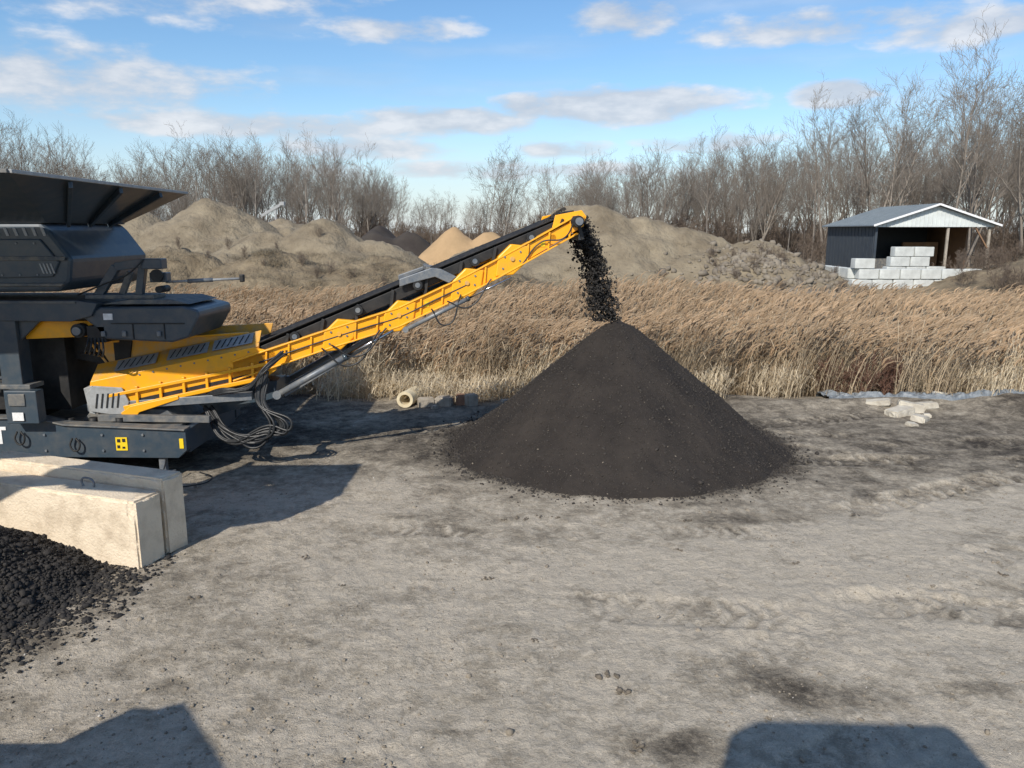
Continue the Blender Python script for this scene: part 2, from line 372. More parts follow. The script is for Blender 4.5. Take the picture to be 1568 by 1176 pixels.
for k in range(ns):
    s=1.2+(7.46-1.2)*k/(ns-1);zb=beltz(s)
    tr=1-sst(6.9,7.4,s)
    for d,o_ in zip(ds,(0,-.03,-.13,-.13,-.03,0)):V.append(C(s,d,zb+o_*float(tr)))
for k in range(ns-1):
    for q in range(5):
        a=k*6+q;F.append([a,a+1,a+7,a+6])
b_=obj('conveyor_belt_top',V,F,M_belt,MP,smooth=True);sm=b_.modifiers.new('s','SOLIDIFY');sm.thickness=.02
n=4200;s=RNG.uniform(1.5,7.4,n);d=RNG.normal(.54,.13,n)
P=[C(a,b,beltz(a)-.125*(1-float(sst(6.9,7.4,a)))+.03+.07*math.exp(-((b-.54)/.14)**2)) for a,b in zip(s,d)]
stones('belt_load',P,RNG.uniform(.008,.022,n),M_grain,MP)
beam('conveyor_belt_return',C(1.2,.55,beltz(1.2)-.36),C(7.4,.55,beltz(7.4)-.30),.9,.02,M_belt,MP)
hz=beltz(7.45)-.155
tube('head_drum',C(7.46,.10,hz),C(7.46,1.0,hz),.155,M_belt,MP,32)
tube('head_motor',C(7.46,-.22,hz),C(7.46,.05,hz),.09,M_black,MP)
tube('head_motor_cap',C(7.46,-.27,hz),C(7.46,-.22,hz),.06,M_steel,MP)
for d in(.0,1.06):
    prism('head_plate',[(7.1,hz-.10),(7.6,hz-.06),(7.66,hz+.08),(7.58,hz+.18),(7.15,hz+.10)],d+.075,d+.1,M_yel,MP,C)
beam('head_scraper',C(7.56,.1,hz-.24),C(7.56,1.0,hz-.24),.05,.1,M_steel,MP)
beam('head_scraper_arm',C(7.5,-.03,hz-.05),C(7.58,-.03,hz-.28),.05,.05,M_black,MP)
hose('head_hose',[C(7.4,-.2,hz),C(7.25,-.15,hz-.25),C(6.9,-.05,hz-.32),C(6.6,-.03,pz(6.6)-.14)],.012,M_hose,MP)
for s in(3.0,3.9,4.8,5.7,6.6,7.1):
    tube('cross_member',C(s,0,pz(s)),C(s,BW+.1,pz(s)),.05,M_yel,MP)
for d in(-.0,1.12):
    s0=4.72;z=beltz(s0)
    prism('fold_hinge',[(s0-.05,z-.05),(s0-.05,z+.07),(s0+.45,z+.24),(s0+.60,z+.22),(s0+.84,z+.10),(s0+.72,z+.0),(s0+.5,z+.10),(s0+.1,z+.0)],d-.03,d+.03,M_steel,MP,C,.01)
beam('hinge_cross_bar',C(5.12,-.02,beltz(5.12)+.06),C(5.12,1.15,beltz(5.12)+.06),.07,.07,M_dark2,MP)
def ram(nm_,a,b,r):
    a=Vector(a);b=Vector(b);m_=a.lerp(b,.6)
    tube(nm_+'_barrel',a,m_,r,M_steel,MP);tube(nm_+'_rod',m_,b,r*.5,M_chrome,MP)
    tube(nm_+'_gland',m_-(b-a)*.03,m_,r*1.2,M_dark,MP)
    tube(nm_+'_eye',a+Vector((0,-.05,0)),a+Vector((0,.05,0)),r*1.3,M_steel,MP)
ram('lift_ram',C(2.75,-.06,1.12),C(4.55,-.06,2.09),.05)
ram('lift_ram_far',C(2.75,1.2,1.12),C(4.55,1.2,2.09),.05)
ram('fold_ram',C(4.75,-.07,2.10),C(6.42,-.07,2.90),.035)
beam('slew_strut',C(2.8,.3,1.05),C(4.2,.32,1.85),.08,.08,M_steel,MP)
beam('slew_strut_far',C(2.8,1.0,1.05),C(4.2,1.0,1.85),.08,.08,M_steel,MP)
for side,d in enumerate((0,1.15)):
    prism(f'tail_plate_{side}',[(.42,.92),(2.5,1.33),(2.75,1.50),(2.75,1.78),(2.42,1.86),(.05,1.40),(.02,1.26)],d,d+.05,M_yel,MP,C)
    beam(f'tail_rib_{side}',C(.3,d-.03,1.18),C(2.6,d-.03,1.60),.05,.05,M_yel,MP)
    beam(f'tail_rib_low_{side}',C(.5,d-.03,.99),C(2.5,d-.03,1.38),.06,.06,M_yel,MP)
    for q in range(6):
        s=.7+q*.34;beam(f'tail_post_{side}_{q}',C(s,d-.025,.98+(s-.5)*.195),C(s,d-.025,1.24+(s-.3)*.183),.04,.04,M_yel,MP)
for q in range(9):
    s=.75+q*.2;tube('tail_bolt',C(s,-.012,1.44+(s-.5)*.19),C(s,0,1.44+(s-.5)*.19),.014,M_steel,MP,8)
prism('tail_painted_shade',[(.7,1.06),(2.4,1.40),(2.4,1.46),(.7,1.12)],-.006,-.002,M_black,MP,C,0)  # flat black strip painted as shade between the tail ribs
def slant(s,k):return C(s,.02+k*.36,1.40+(s-.05)*.194+k*.20)
V=[slant(.05,0),slant(2.5,0),slant(2.5,1),slant(.05,1)]
o=obj('boot_cover',V,[[0,1,2,3]],M_yel2,MP);q=o.modifiers.new('s','SOLIDIFY');q.thickness=.03
def slant2(s,k,e):
    a=slant(s,k);return (a[0],a[1]-e*.45,a[2]+e)
for g,s0 in enumerate((.42,1.18,1.85)):
    V=[slant2(s0-.05,.2,.025),slant2(s0+.55,.2,.025),slant2(s0+.55,.85,.025),slant2(s0-.05,.85,.025)]
    obj('vent_panel',V,[[0,1,2,3]],M_lgrey,MP)
    for k in range(6):
        s=s0+.02+k*.088
        V=[slant2(s-.03,.28,.032),slant2(s-.012,.28,.032),slant2(s+.038,.76,.032),slant2(s+.02,.76,.032)]
        obj('vent_slot',V,[[0,1,2,3]],M_black,MP)
prism('boot_back_plate',[(.15,1.55),(2.55,1.95),(2.6,2.12),(1.5,2.08),(-.2,1.98)],.98,1.02,M_yel2,MP,C)
prism('boot_mid_plate',[(.25,1.52),(2.3,1.9),(2.3,2.02),(.9,2.0),(.05,1.92)],.42,.45,M_yel2,MP,C)
beam('boot_plate_lip',C(.05,.43,1.93),C(2.3,.43,2.03),.05,.03,M_yel,MP)
V=[C(-.2,1.0,1.98),C(-.02,.42,1.92),C(.25,.42,1.5),C(.25,1.0,1.5)]
o=obj('boot_end_plate',V,[[0,1,2,3]],M_yel2,MP);q=o.modifiers.new('s','SOLIDIFY');q.thickness=.03
prism('tail_guard',[(-.02,1.22),(.03,.95),(.50,.86),(.58,1.08),(.50,1.30),(.1,1.34)],-.05,-.02,M_lgrey,MP,C)
prism('tail_guard_rear',[(-.05,1.30),(.0,.92),(.08,.90),(.08,1.34)],-.02,1.2,M_lgrey,MP,C)
for k in range(5):
    s=.10+k*.075
    prism('guard_slot',[(s,1.0),(s+.022,1.0),(s+.062,1.22),(s+.04,1.22)],-.06,-.045,M_black,MP,C,0)
prism('tail_bracket',[(.46,.92),(.5,.80),(.62,.78),(.72,.92),(1.3,1.10),(1.3,1.16),(.6,1.02)],-.08,-.03,M_yel,MP,C)
tube('tail_drum',C(.35,.05,1.14),C(.35,1.1,1.14),.16,M_belt,MP)
prism('chassis_rail',[(-12.5,.36),(-5.2,.30),(-4.95,.30),(-4.82,.42),(-4.82,.72),(-6.6,.80),(-7.0,.90),(-12.5,.90)],11.0,11.18,M_dark,MP)
prism('chassis_rail_far',[(-12.5,.36),(-5.2,.30),(-4.95,.30),(-4.82,.42),(-4.82,.72),(-6.6,.80),(-12.5,.90)],13.1,13.3,M_dark,MP)
prism('chassis_top_flange',[(-12.5,.90),(-7.0,.90),(-6.6,.80),(-4.82,.72),(-4.82,.745),(-6.6,.825),(-7.0,.925),(-12.5,.925)],10.96,11.2,M_dark2,MP)
box('chassis_end',-5.0,-4.84,11.18,13.1,.34,.70,M_dark,MP)
box('chassis_deck',-7.4,-5.0,11.2,13.1,.60,.74,M_dark2,MP)
for x_ in(-6.9,-6.05,-5.45):
    for z_ in(.42,.66):tube('chassis_bolt',(x_,10.975,z_),(x_,11.0,z_),.018,M_steel,MP,8)
prism('deck_step',[(-6.6,.74),(-5.1,.74),(-5.3,.92),(-6.4,.98)],11.5,12.9,M_dark2,MP)
beam('deck_brace',(-6.4,11.35,1.0),(-4.0,11.6,1.12),.12,.12,M_steel,MP)
beam('deck_brace_low',(-6.2,11.25,.86),(-4.6,11.4,.80),.1,.1,M_dark2,MP)
prism('slew_bracket',[(-4.75,.72),(-3.75,1.02),(-3.7,1.3),(-4.1,1.28),(-5.0,.95)],11.9,12.4,M_dark,MP)
box('support_leg',-5.28,-5.18,11.05,11.15,.06,.34,M_steel,MP)
box('support_foot',-5.36,-5.10,10.98,11.22,.0,.06,M_steel,MP)
box('warning_sticker',-5.86,-5.69,10.99,10.997,.42,.62,M_sticker,MP,bevel=0)
box('warning_sticker_end',-4.92,-4.86,10.99,10.997,.45,.60,M_sticker,MP,bevel=0)
for a,b,c,d in((-5.835,-5.79,.545,.595),(-5.76,-5.715,.55,.60),(-5.84,-5.80,.455,.50),(-5.765,-5.725,.45,.48)):box('warning_mark',a,b,10.984,10.989,c,d,M_black,MP,bevel=0)
box('letter_i',-7.78,-7.72,10.99,10.997,.52,.78,M_white,MP,bevel=0)
box('letter_t_stem',-7.59,-7.53,10.99,10.997,.52,.73,M_white,MP,bevel=0)
box('letter_t_bar',-7.66,-7.46,10.99,10.997,.73,.78,M_white,MP,bevel=0)
for y0 in(11.1,12.75):
    P=[]
    for k in range(24):
        a=2*math.pi*k/24;P.append((-9.6+(1.9 if math.cos(a)>0 else -1.9)+.36*math.cos(a),.38+.36*math.sin(a)))
    prism('crawler_track',P,y0,y0+.45,M_black,MP)
box('upright_post',-7.42,-7.12,10.98,11.25,.9,2.42,M_dark,MP)
prism('post_gusset',[(-7.12,2.05),(-6.8,2.34),(-7.12,2.34)],11.05,11.1,M_dark,MP)
box('upright_post_rear',-7.42,-7.12,13.0,13.25,.9,2.42,M_dark,MP)
box('upright_post_left',-9.6,-9.3,10.98,11.25,.9,2.42,M_dark,MP)
box('dark_interior_fill',-12.4,-6.75,11.5,13.0,.92,2.4,M_black,MP)  # black box added so the shaded interior looks dark
beam('inner_chute',(-7.1,12.2,2.0),(-5.9,12.2,1.75),.9,.5,M_black,MP)
box('control_box',-7.28,-6.82,10.78,10.97,.88,1.36,M_dark,MP)
box('control_box_lid',-7.22,-6.98,10.76,10.785,1.14,1.32,M_dark2,MP)
box('control_label',-7.18,-7.02,10.755,10.762,.93,1.05,M_white,MP,bevel=0)
box('mid_shelf',-7.9,-7.0,10.95,11.3,1.35,1.42,M_dark2,MP)
tube('inner_handrail',(-8.3,11.05,1.75),(-7.4,11.05,1.72),.025,M_steel,MP)
tube('inner_handrail_low',(-8.3,11.05,1.55),(-7.4,11.05,1.5),.025,M_steel,MP)
for x_ in(-6.65,-6.3,-5.9):
    tube('deck_cylinder',(x_,11.25,.75),(x_,11.25,.86),.06,M_black,MP)
hose('shackle',[(-7.22,10.95,.72),(-7.16,10.93,.62),(-7.22,10.92,.53),(-7.30,10.93,.6),(-7.27,10.95,.72)],.014,M_black,MP)
hose('shackle',[(-6.42,10.95,.62),(-6.36,10.93,.52),(-6.42,10.92,.43),(-6.5,10.93,.5),(-6.47,10.95,.62)],.014,M_black,MP)
prism('upper_deck_beam',[(-12.5,2.40),(-6.3,2.34),(-6.0,2.42),(-5.9,2.6),(-6.2,2.64),(-12.5,2.64)],10.95,11.2,M_dark,MP)
box('deck_edge_strip',-12.5,-6.2,10.93,10.95,2.60,2.63,M_dark2,MP,bevel=0)
box('upper_deck_plate',-12.4,-6.0,11.2,13.2,2.50,2.58,M_dark2,MP)
prism('yellow_cross_beam',[(-7.1,2.06),(-6.15,2.10),(-6.05,2.24),(-6.1,2.33),(-7.1,2.32)],11.15,11.32,M_yel,MP)
tube('drive_motor',(-6.25,11.0,2.2),(-6.25,11.3,2.2),.10,M_black,MP)
tube('drive_motor_face',(-6.25,10.96,2.2),(-6.25,11.0,2.2),.06,M_steel,MP)
box('valve_block',-6.12,-5.85,11.0,11.2,2.03,2.27,M_black,MP)
for k in range(5):hose('valve_hose',[(-6.1+k*.05,11.0,2.1),(-6.12+k*.06,10.94,1.95-.02*k),(-6.3+k*.05,11.2,1.85),(-6.5,11.5,1.8)],.013,M_hose,MP)
prism('motor_hood',[(-5.90,2.08),(-6.0,2.26),(-6.2,2.42),(-5.9,2.54),(-4.72,2.55),(-4.50,2.50),(-4.48,2.40),(-4.66,2.10),(-4.9,2.03)],11.0,12.3,M_dark,MP,bevel=.03)
box('hood_seam',-5.75,-4.7,10.985,10.998,2.30,2.315,M_black,MP,bevel=0)
for a in(-5.45,-5.0):box('hood_panel_seam',a,a+.012,10.985,10.998,2.08,2.30,M_black,MP,bevel=0)
box('hood_label',-5.85,-5.72,10.985,10.998,2.36,2.45,M_white,MP,bevel=0)
prism('hood_lid',[(-5.95,2.57),(-5.5,2.64),(-4.9,2.64),(-4.65,2.575)],11.1,12.2,M_dark2,MP)
for p in(-5.9,-5.6,-5.1):box('hood_catch',p,p+.06,10.96,10.99,2.12,2.2,M_steel,MP)
A0=(-6.05,11.3,2.68);A1=(-5.75,11.3,3.10);A2=(-5.35,11.3,3.16)
beam('link_arm',A0,A1,.1,.12,M_dark,MP);beam('link_arm_top',A1,A2,.12,.12,M_dark,MP);beam('link_arm_drop',A2,(-5.45,11.3,2.68),.1,.10,M_dark,MP)
beam('link_arm_inner',(-5.6,11.4,3.02),(-5.75,11.4,2.7),.08,.08,M_dark2,MP)
box('link_head',-5.35,-5.05,11.2,11.4,3.07,3.22,M_dark,MP);box('link_jaw',-5.25,-5.0,11.22,11.38,2.88,3.02,M_dark,MP)
tube('link_wheel',(-5.12,11.16,2.98),(-5.12,11.2,2.98),.09,M_black,MP)
box('link_base',-6.2,-5.2,11.2,11.6,2.64,2.70,M_dark2,MP)
tube('link_foot_pin',(-5.1,11.15,2.78),(-5.1,11.45,2.78),.05,M_black,MP)
hose('link_cable',[(-5.3,11.2,3.2),(-5.5,11.1,3.0),(-5.9,11.15,2.85),(-6.3,11.2,2.7)],.012,M_hose,MP)
tube('sensor_rod',(-5.05,11.3,2.88),(-4.02,11.45,2.92),.018,M_lgrey,MP)
tube('sensor_rod_sleeve',(-4.75,11.35,2.89),(-4.4,11.4,2.905),.03,M_steel,MP)
box('sensor_tip',-4.02,-3.96,11.42,11.5,2.87,2.98,M_black,MP)
body=[(-12.5,2.70),(-6.45,2.76),(-6.28,2.90),(-6.22,3.22),(-6.50,3.62),(-6.6,3.72),(-12.5,3.72)]
prism('screen_body',body,11.0,13.3,M_dark,MP,bevel=.05)
prism('screen_body_panel',[(-7.35,2.95),(-6.5,2.97),(-6.38,3.18),(-6.62,3.5),(-7.35,3.5)],10.965,11.0,M_dark,MP,bevel=.02)
prism('screen_body_rib',[(-12.5,3.20),(-6.3,3.20),(-6.27,3.26),(-12.5,3.26)],10.94,10.962,M_dark2,MP)
prism('screen_body_rib_low',[(-12.5,2.84),(-6.38,2.84),(-6.34,2.88),(-12.5,2.88)],10.95,10.99,M_dark2,MP)
for a in(-7.2,-6.95,-6.7):
    for z_ in(3.0,3.44):tube('panel_bolt',(a,10.95,z_),(a,10.965,z_),.014,M_steel,MP,8)
for k in range(12):
    s=-8.0+k*.13
    prism('body_vent',[(s,3.54),(s+.04,3.54),(s+.0,3.66),(s-.04,3.66)],10.985,10.998,M_lgrey,MP,bevel=0)
for k in range(4):
    s=-6.62+k*.05
    prism('panel_vent',[(s,3.02),(s+.022,3.02),(s-.02,3.16),(s-.042,3.16)],10.955,10.963,M_lgrey,MP,bevel=0)
box('roof_slab',-12.5,-6.55,11.0,13.3,3.72,3.78,M_dark2,MP)
neck=[(-12.5,10.7),(-6.45,10.9),(-6.45,13.0),(-12.5,13.0)];rim=[(-12.8,8.1),(-5.25,8.3),(-5.35,13.0),(-12.8,13.4)]
V=[(x,y,3.72) for x,y in neck]+[(x,y,4.20) for x,y in rim]
o=obj('hopper_walls',V,[[0,1,5,4],[1,2,6,5],[2,3,7,6],[3,0,4,7]],M_dark,MP);q=o.modifiers.new('s','SOLIDIFY');q.thickness=.03
for (a,b) in((0,1),(1,2),(2,3)):
    beam('hopper_rim',(*rim[a],4.22),(*rim[b],4.22),.07,.04,M_lgrey if a==1 else M_dark2,MP)
for k in range(3):
    f=.25+k*.27
    p0=Vector((*neck[1],3.70)).lerp(Vector((*neck[2],3.70)),f);p1=Vector((*rim[1],4.15)).lerp(Vector((*rim[2],4.15)),f)
    beam('hopper_stiffener',p0,p1,.05,.08,M_dark,MP)
for k in range(13):
    o=RNG.uniform(-.07,.07,3)
    hose('hydraulic_hose',[(-4.75+o[0],11.7,.88+o[2]),(-4.35+o[0],11.45,.62+o[2]*1.4-.02*k),(-3.95+.02*k,11.4,.40+.02*k+o[2]),(-3.72+.03*k,11.42+o[1],.62+o[2]),(-3.85+o[0],11.5,1.05),(-3.8+o[0],11.6,1.45+o[2])],.019,M_hose,MP)
for k in range(8):
    o=RNG.uniform(-.05,.05,3)
    hose('hydraulic_hose_upper',[(-3.5+o[0],11.62,1.78+o[2]),(-3.75,11.45,1.55+o[2]),(-4.0,11.42,1.28+o[0]),(-4.45,11.45,1.22+o[2]),(-4.9,11.7,1.02+o[0])],.015,M_hose,MP)
def sag(s0,s1,dz,k=0):
    a=C(s0,-.08,pz(s0)-.1);b=C(s1,-.08,pz(s1)-.1);m_=C(s0*.55+s1*.45+k,-.12,min(pz(s0),pz(s1))-dz)
    return [a,m_,b]
hose('boom_hose',sag(3.45,4.35,.38),.014,M_hose,MP);hose('boom_hose',sag(3.6,4.45,.28),.014,M_hose,MP)
hose('boom_hose',sag(5.15,5.62,.36),.013,M_hose,MP);hose('boom_hose',sag(5.4,6.1,.2),.012,M_hose,MP)
hose('boom_hose_run',[C(s,-.03,pz(s)+.0) for s in(2.5,3.2,3.6,4.2,4.65,5.2,5.72)],.012,M_hose,MP)
for k,s in enumerate((2.9,5.05,6.9)):
    box('boom_sticker',s,s+.07,-.012,-.004,pz(s)-.03,pz(s)+.05,M_sticker if k else M_black,MP,C,bevel=0)
hose('ground_cable',[(-5.1,10.9,.3),(-5.0,10.6,.06),(-4.5,10.55,.04),(-4.4,10.8,.05),(-4.7,11.1,.05)],.01,M_hose,MP)

# falling stream
n=20000;t=RNG.random(n)
d=.50+RNG.normal(0,.13,n);sx_=RNG.normal(0,1,n)*(.085+.04*t)
cz=t*26-sx_*14;clump=fbm(cz,sx_*20+t*4,3,91)
kk=clump>.03*RNG.normal(0,1,n)-.045
P=np.array([C(7.50+.66*a**.75+b,dd+.1*a,hz+.10-(hz+.10-PH+.16)*a**1.15) for a,b,dd in zip(t,sx_,d)])
stones('falling_gravel_stream',P[kk],RNG.gamma(1.6,.0042,kk.sum())+.004,M_coal,flat=1.1)

# ---------------------------------------------------------------- foreground blocks and gravel
def rough_block(name,cx,cy,ang,L,W,z0,H,m,parent=None,amp=.012,div=.05):
    import bmesh
    bm=bmesh.new();bmesh.ops.create_cube(bm,size=1)
    bmesh.ops.scale(bm,vec=(L,W,H),verts=bm.verts)
    bmesh.ops.bevel(bm,geom=list(bm.edges),offset=.022,segments=2,affect='EDGES')
    for ax,l in((0,L),(1,W),(2,H)):
        k=int(l/div)
        for q in range(1,k):
            co=Vector((0,0,0));co[ax]=-l/2+l*q/k;no=Vector((0,0,0));no[ax]=1
            bmesh.ops.bisect_plane(bm,geom=list(bm.verts)+list(bm.edges)+list(bm.faces),plane_co=co,plane_no=no)
    me=bpy.data.meshes.new(name);bm.to_mesh(me);bm.free()
    v=np.zeros(len(me.vertices)*3);me.vertices.foreach_get('co',v);v=v.reshape(-1,3)
    sd=int(abs(cx*31+cy*17))
    e=(fbm(v[:,0]*6+v[:,2]*3,v[:,1]*6+v[:,2]*5,3,sd))*amp*2
    cnt=(np.abs(v/np.array([L/2,W/2,H/2]))>.93).sum(1)
    chip=(cnt>=2)*np.clip(fbm(v[:,0]*9+5,v[:,1]*9+v[:,2]*9,2,sd+5),0,1)*.09
    v=v*(1+(e-chip)[:,None]/max(L,.6)) - np.sign(v)*(chip[:,None]*.5)
    me.vertices.foreach_set('co',v.ravel());me.update();me.materials.append(m)
    o=bpy.data.objects.new(name,me);o.location=(cx,cy,z0+H/2);o.rotation_euler=(0,0,ang);link(o,parent);return o
ang=-math.radians(18.7);ux,uy=math.cos(ang),math.sin(ang);bx,by=-uy,ux
def blk(name,rx,ry,L,W,H,m):
    cx=rx-ux*L/2+bx*W/2;cy=ry-uy*L/2+by*W/2
    return rough_block(name,cx,cy,ang,L,W,-.02,H,m,amp=.010,div=.04)
b1=blk('concrete_block',-4.02,7.78,2.6,.38,.80,M_conc)
b2=blk('concrete_block.001',-4.02+bx*.42+ux*.0,7.78+by*.42+uy*.0,2.75,.32,.92,M_conc)
hose('lifting_loop',[(.35,.05,.38),(.33,.05,.47),(.42,.05,.50),(.50,.05,.46),(.49,.05,.38)],.012,M_steel,b1)
n=170
gx,gy=np.meshgrid(np.linspace(-8,-3.5,n),np.linspace(5.3,9,n))
def heap(x,y):return 1.0*np.clip(1-np.hypot((x+6.3)/2.05,(y-7.2)/1.75),0,1)
gz=heap(gx,gy)+fbm(gx*5,gy*5,4,44)*.10*(heap(gx,gy)>0.01)-.05
i=np.arange(n*n).reshape(n,n)
hp=obj('black_gravel_heap',np.stack([gx,gy,gz],-1).reshape(-1,3),np.stack([i[:-1,:-1],i[:-1,1:],i[1:,1:],i[1:,:-1]],-1).reshape(-1,4),M_coal,smooth=True)
n=24000;x=RNG.uniform(-7,-3.7,n);y=RNG.uniform(5.2,8.2,n);h=heap(x,y);r_=np.hypot((x+6.3)/2.05,(y-7.2)/1.75)
k=(r_<1.0)|(RNG.random(n)<np.exp(-(r_-1)*9));x,y,h=x[k],y[k],h[k]
z=np.maximum(h+fbm(x*5,y*5,4,44)*.10*(h>.01)-.045,gbase(x,y))+.006
stones('heap_stones',np.stack([x,y,z],-1),RNG.gamma(1.1,.0075,len(x))+.005,M_coal,hp,jit=.4)

# ---------------------------------------------------------------- edge-of-yard items
pp=empty('drain_pipe',(-2.2,15.75,.17));
V=[];F=[];n=28
for rr,yy_ in((.17,-.12),(.17,.5),(.11,.5),(.11,-.12)):
    for k in range(n):
        a=6.283*k/n;V.append((rr*math.cos(a)+yy_*.25,yy_,rr*math.sin(a)))
for q in range(4):
    for k in range(n):F.append([q*n+k,q*n+(k+1)%n,((q+1)%4)*n+(k+1)%n,((q+1)%4)*n+k])
obj('pipe_shell',V,F,M_cream,pp)
for q,(x_,y_,L_,W_,H_,a_,m_) in enumerate([(-1.80,15.75,.33,.25,.2,.3,M_concg),(-1.42,15.8,.36,.3,.2,-.2,M_concg),(-1.08,15.85,.2,.25,.24,.1,mat('brown_brick',(.3,.16,.1),(.2,.12,.08),8)),(-.86,15.75,.25,.22,.26,.5,M_concg),(-.1,15.9,.3,.2,.12,.4,M_concg),(-1.6,15.5,.15,.12,.1,.7,M_concg)]):
    rough_block('concrete_rubble',x_,y_,a_,L_,W_,gh(x_,y_)-.02,H_,m_,amp=.03,div=.07)
for q,(x_,y_,L_,W_,H_,a_) in enumerate([(7.75,15.0,.5,.36,.17,.4),(8.1,15.25,.5,.3,.2,-.3),(7.9,14.5,.36,.28,.14,.8),(8.5,15.4,.4,.26,.14,.1),(7.6,15.6,.45,.26,.12,-.5),(9.1,16.0,.3,.2,.15,.6),(7.55,14.1,.2,.18,.09,.2),(8.2,14.8,.2,.16,.1,1.2)]):
    o=rough_block('broken_concrete',x_,y_,a_,L_,W_,gh(x_,y_)-.04,H_,M_rub,amp=.09,div=.06);o.rotation_euler[0]=random.uniform(-.25,.25);o.rotation_euler[1]=random.uniform(-.2,.2)
n1,n2=220,44
gx,gy=np.meshgrid(np.linspace(6.9,11.2,n1),np.linspace(0,1,n2))
yy=16.45+.3*np.sin(gx*1.1)+(gy-.5)*(.85+.3*np.sin(gx*2.3)+.5*fbm(gx*1.5,gx*0,3,83))
gz=gbase(gx,yy)+.03+.22*np.abs(fbm(gx*2.2,yy*3,4,81))*2+.10*fbm(gx*7,yy*9,2,84)
gz=np.where((gy<.03)|(gy>.97),gbase(gx,yy)-.02,gz)
i=np.arange(n1*n2).reshape(n2,n1)
obj('plastic_sheet',np.stack([gx,yy,gz],-1).reshape(-1,3),np.stack([i[:-1,:-1],i[:-1,1:],i[1:,1:],i[1:,:-1]],-1).reshape(-1,4),M_tarp,smooth=True)

# ---------------------------------------------------------------- reeds
def strip(V,F,Cc,pts,ws,side,c0,c1):
    b=len(V);n=len(pts)
    for k,(p,w) in enumerate(zip(pts,ws)):
        V.append(p-side*w/2);V.append(p+side*w/2);f=k/(n-1)
        c=tuple(c0[q]*(1-f)+c1[q]*f for q in range(3));Cc.append(c);Cc.append(c)
    for k in range(n-1):F.append((b+2*k,b+2*k+1,b+2*k+3,b+2*k+2))
def reed_clump(seed,N=82,hm=1.75,plume=True,size=1.1,tone=1.0,col=((.70,.59,.42),(.82,.71,.52))):
    rd=random.Random(seed);V=[];F=[];Cc=[]
    for q in range(N):
        x,y=rd.uniform(-size/2,size/2),rd.uniform(-size/2,size/2)
        H=hm*rd.uniform(.66,1.10);ln=rd.gauss(.20,.16);ly=rd.gauss(0,.12)
        if rd.random()<.08:ln+=rd.uniform(-.9,.9);H*=.8
        a=rd.uniform(0,3.14);side=Vector((math.cos(a),math.sin(a),0));w=rd.uniform(.009,.018)
        t=rd.uniform(.7,1.15)*tone;c0=tuple(v*t for v in col[0]);c1=tuple(v*t for v in col[1])
        pts=[Vector((x+ln*H*f**1.8,y+ly*H*f**1.8,H*f*(1-.1*abs(ln)*f))) for f in(0,.33,.66,1)]
        strip(V,F,Cc,pts,[w,w,w*.8,w*.5],side,c0,c1)
        if plume and rd.random()<.62:
            pl=rd.uniform(.2,.34);p=pts[-1];cc=(.48*t,.345*t,.22*t);cd=(.60*t,.46*t,.31*t)
            for a2 in(0,1.2,2.2):
                sd=Vector((math.cos(a2),math.sin(a2),.2)).normalized()
                pp_=[p-Vector((0,0,.05)),p+Vector((pl*.25,0,pl*.4)),p+Vector((pl*.7,0,pl*.68)),p+Vector((pl*1.15,0,pl*.7))]
                strip(V,F,Cc,pp_,[.01,.05,.042,.008],sd,cc,cd)
        for _ in range(3):
            f=rd.uniform(.10,.85);p=pts[0].lerp(pts[-1],f);a3=rd.uniform(0,6.28) if rd.random()<.6 else rd.gauss(0,.5)
            dv=Vector((math.cos(a3),math.sin(a3),0));l=rd.uniform(.2,.42)
            sd=Vector((-dv.y,dv.x,0));t2=t*rd.uniform(.85,1.15)
            strip(V,F,Cc,[p,p+dv*l*.4+Vector((0,0,l*.45)),p+dv*l*.9+Vector((0,0,l*.3))],[.014,.016,.003],sd,tuple(v*t2 for v in col[0]),tuple(v*t2 for v in col[1]))
    return raw_mesh('reed_clump',[tuple(v) for v in V],np.array(F),M_reed,False,np.array(Cc))
RB=empty('reed_bed')
rms=[reed_clump(100+k) for k in range(7)]
rms_b=[reed_clump(200+k,N=72,tone=.92,col=((.56,.445,.30),(.64,.52,.36))) for k in range(4)]
rms_l=[reed_clump(250+k,N=80,hm=.8,plume=False,tone=1.05) for k in range(3)]
yy=17.0
while yy<34:
    hw=.72*yy+3;x=-hw
    while x<hw:
        e=float(fbm(np.array([x*.35]),np.array([3.]),3,5)[0])*1.6
        px=x+random.uniform(-.35,.35);py=yy-e+random.uniform(-.35,.35)
        v=float(fbm(np.array([px*.15]),np.array([py*.2]),3,15)[0])
        ok=True
        if py<17.6 and random.random()<.3:ok=False
        if py<16.3:ok=False
        if ok:
            m_=random.choice(rms_b if (v>.07 or py>24 and random.random()<.5) else rms)
            if py<17.3 and random.random()<.5:m_=random.choice(rms_l)
            o=bpy.data.objects.new('clump',m_);o.location=(px,py,gh(px,py)-.03)
            s=random.uniform(.85,1.12)*(1+v*.6)*(.85 if py<18 else 1)
            o.scale=(1,1,s);o.rotation_euler=(0,0,random.gauss(0,.35))
            COL.objects.link(o);o.parent=RB
        x+=.68 if yy<21 else 1.0
    yy+=.60 if yy<21 else 1.0

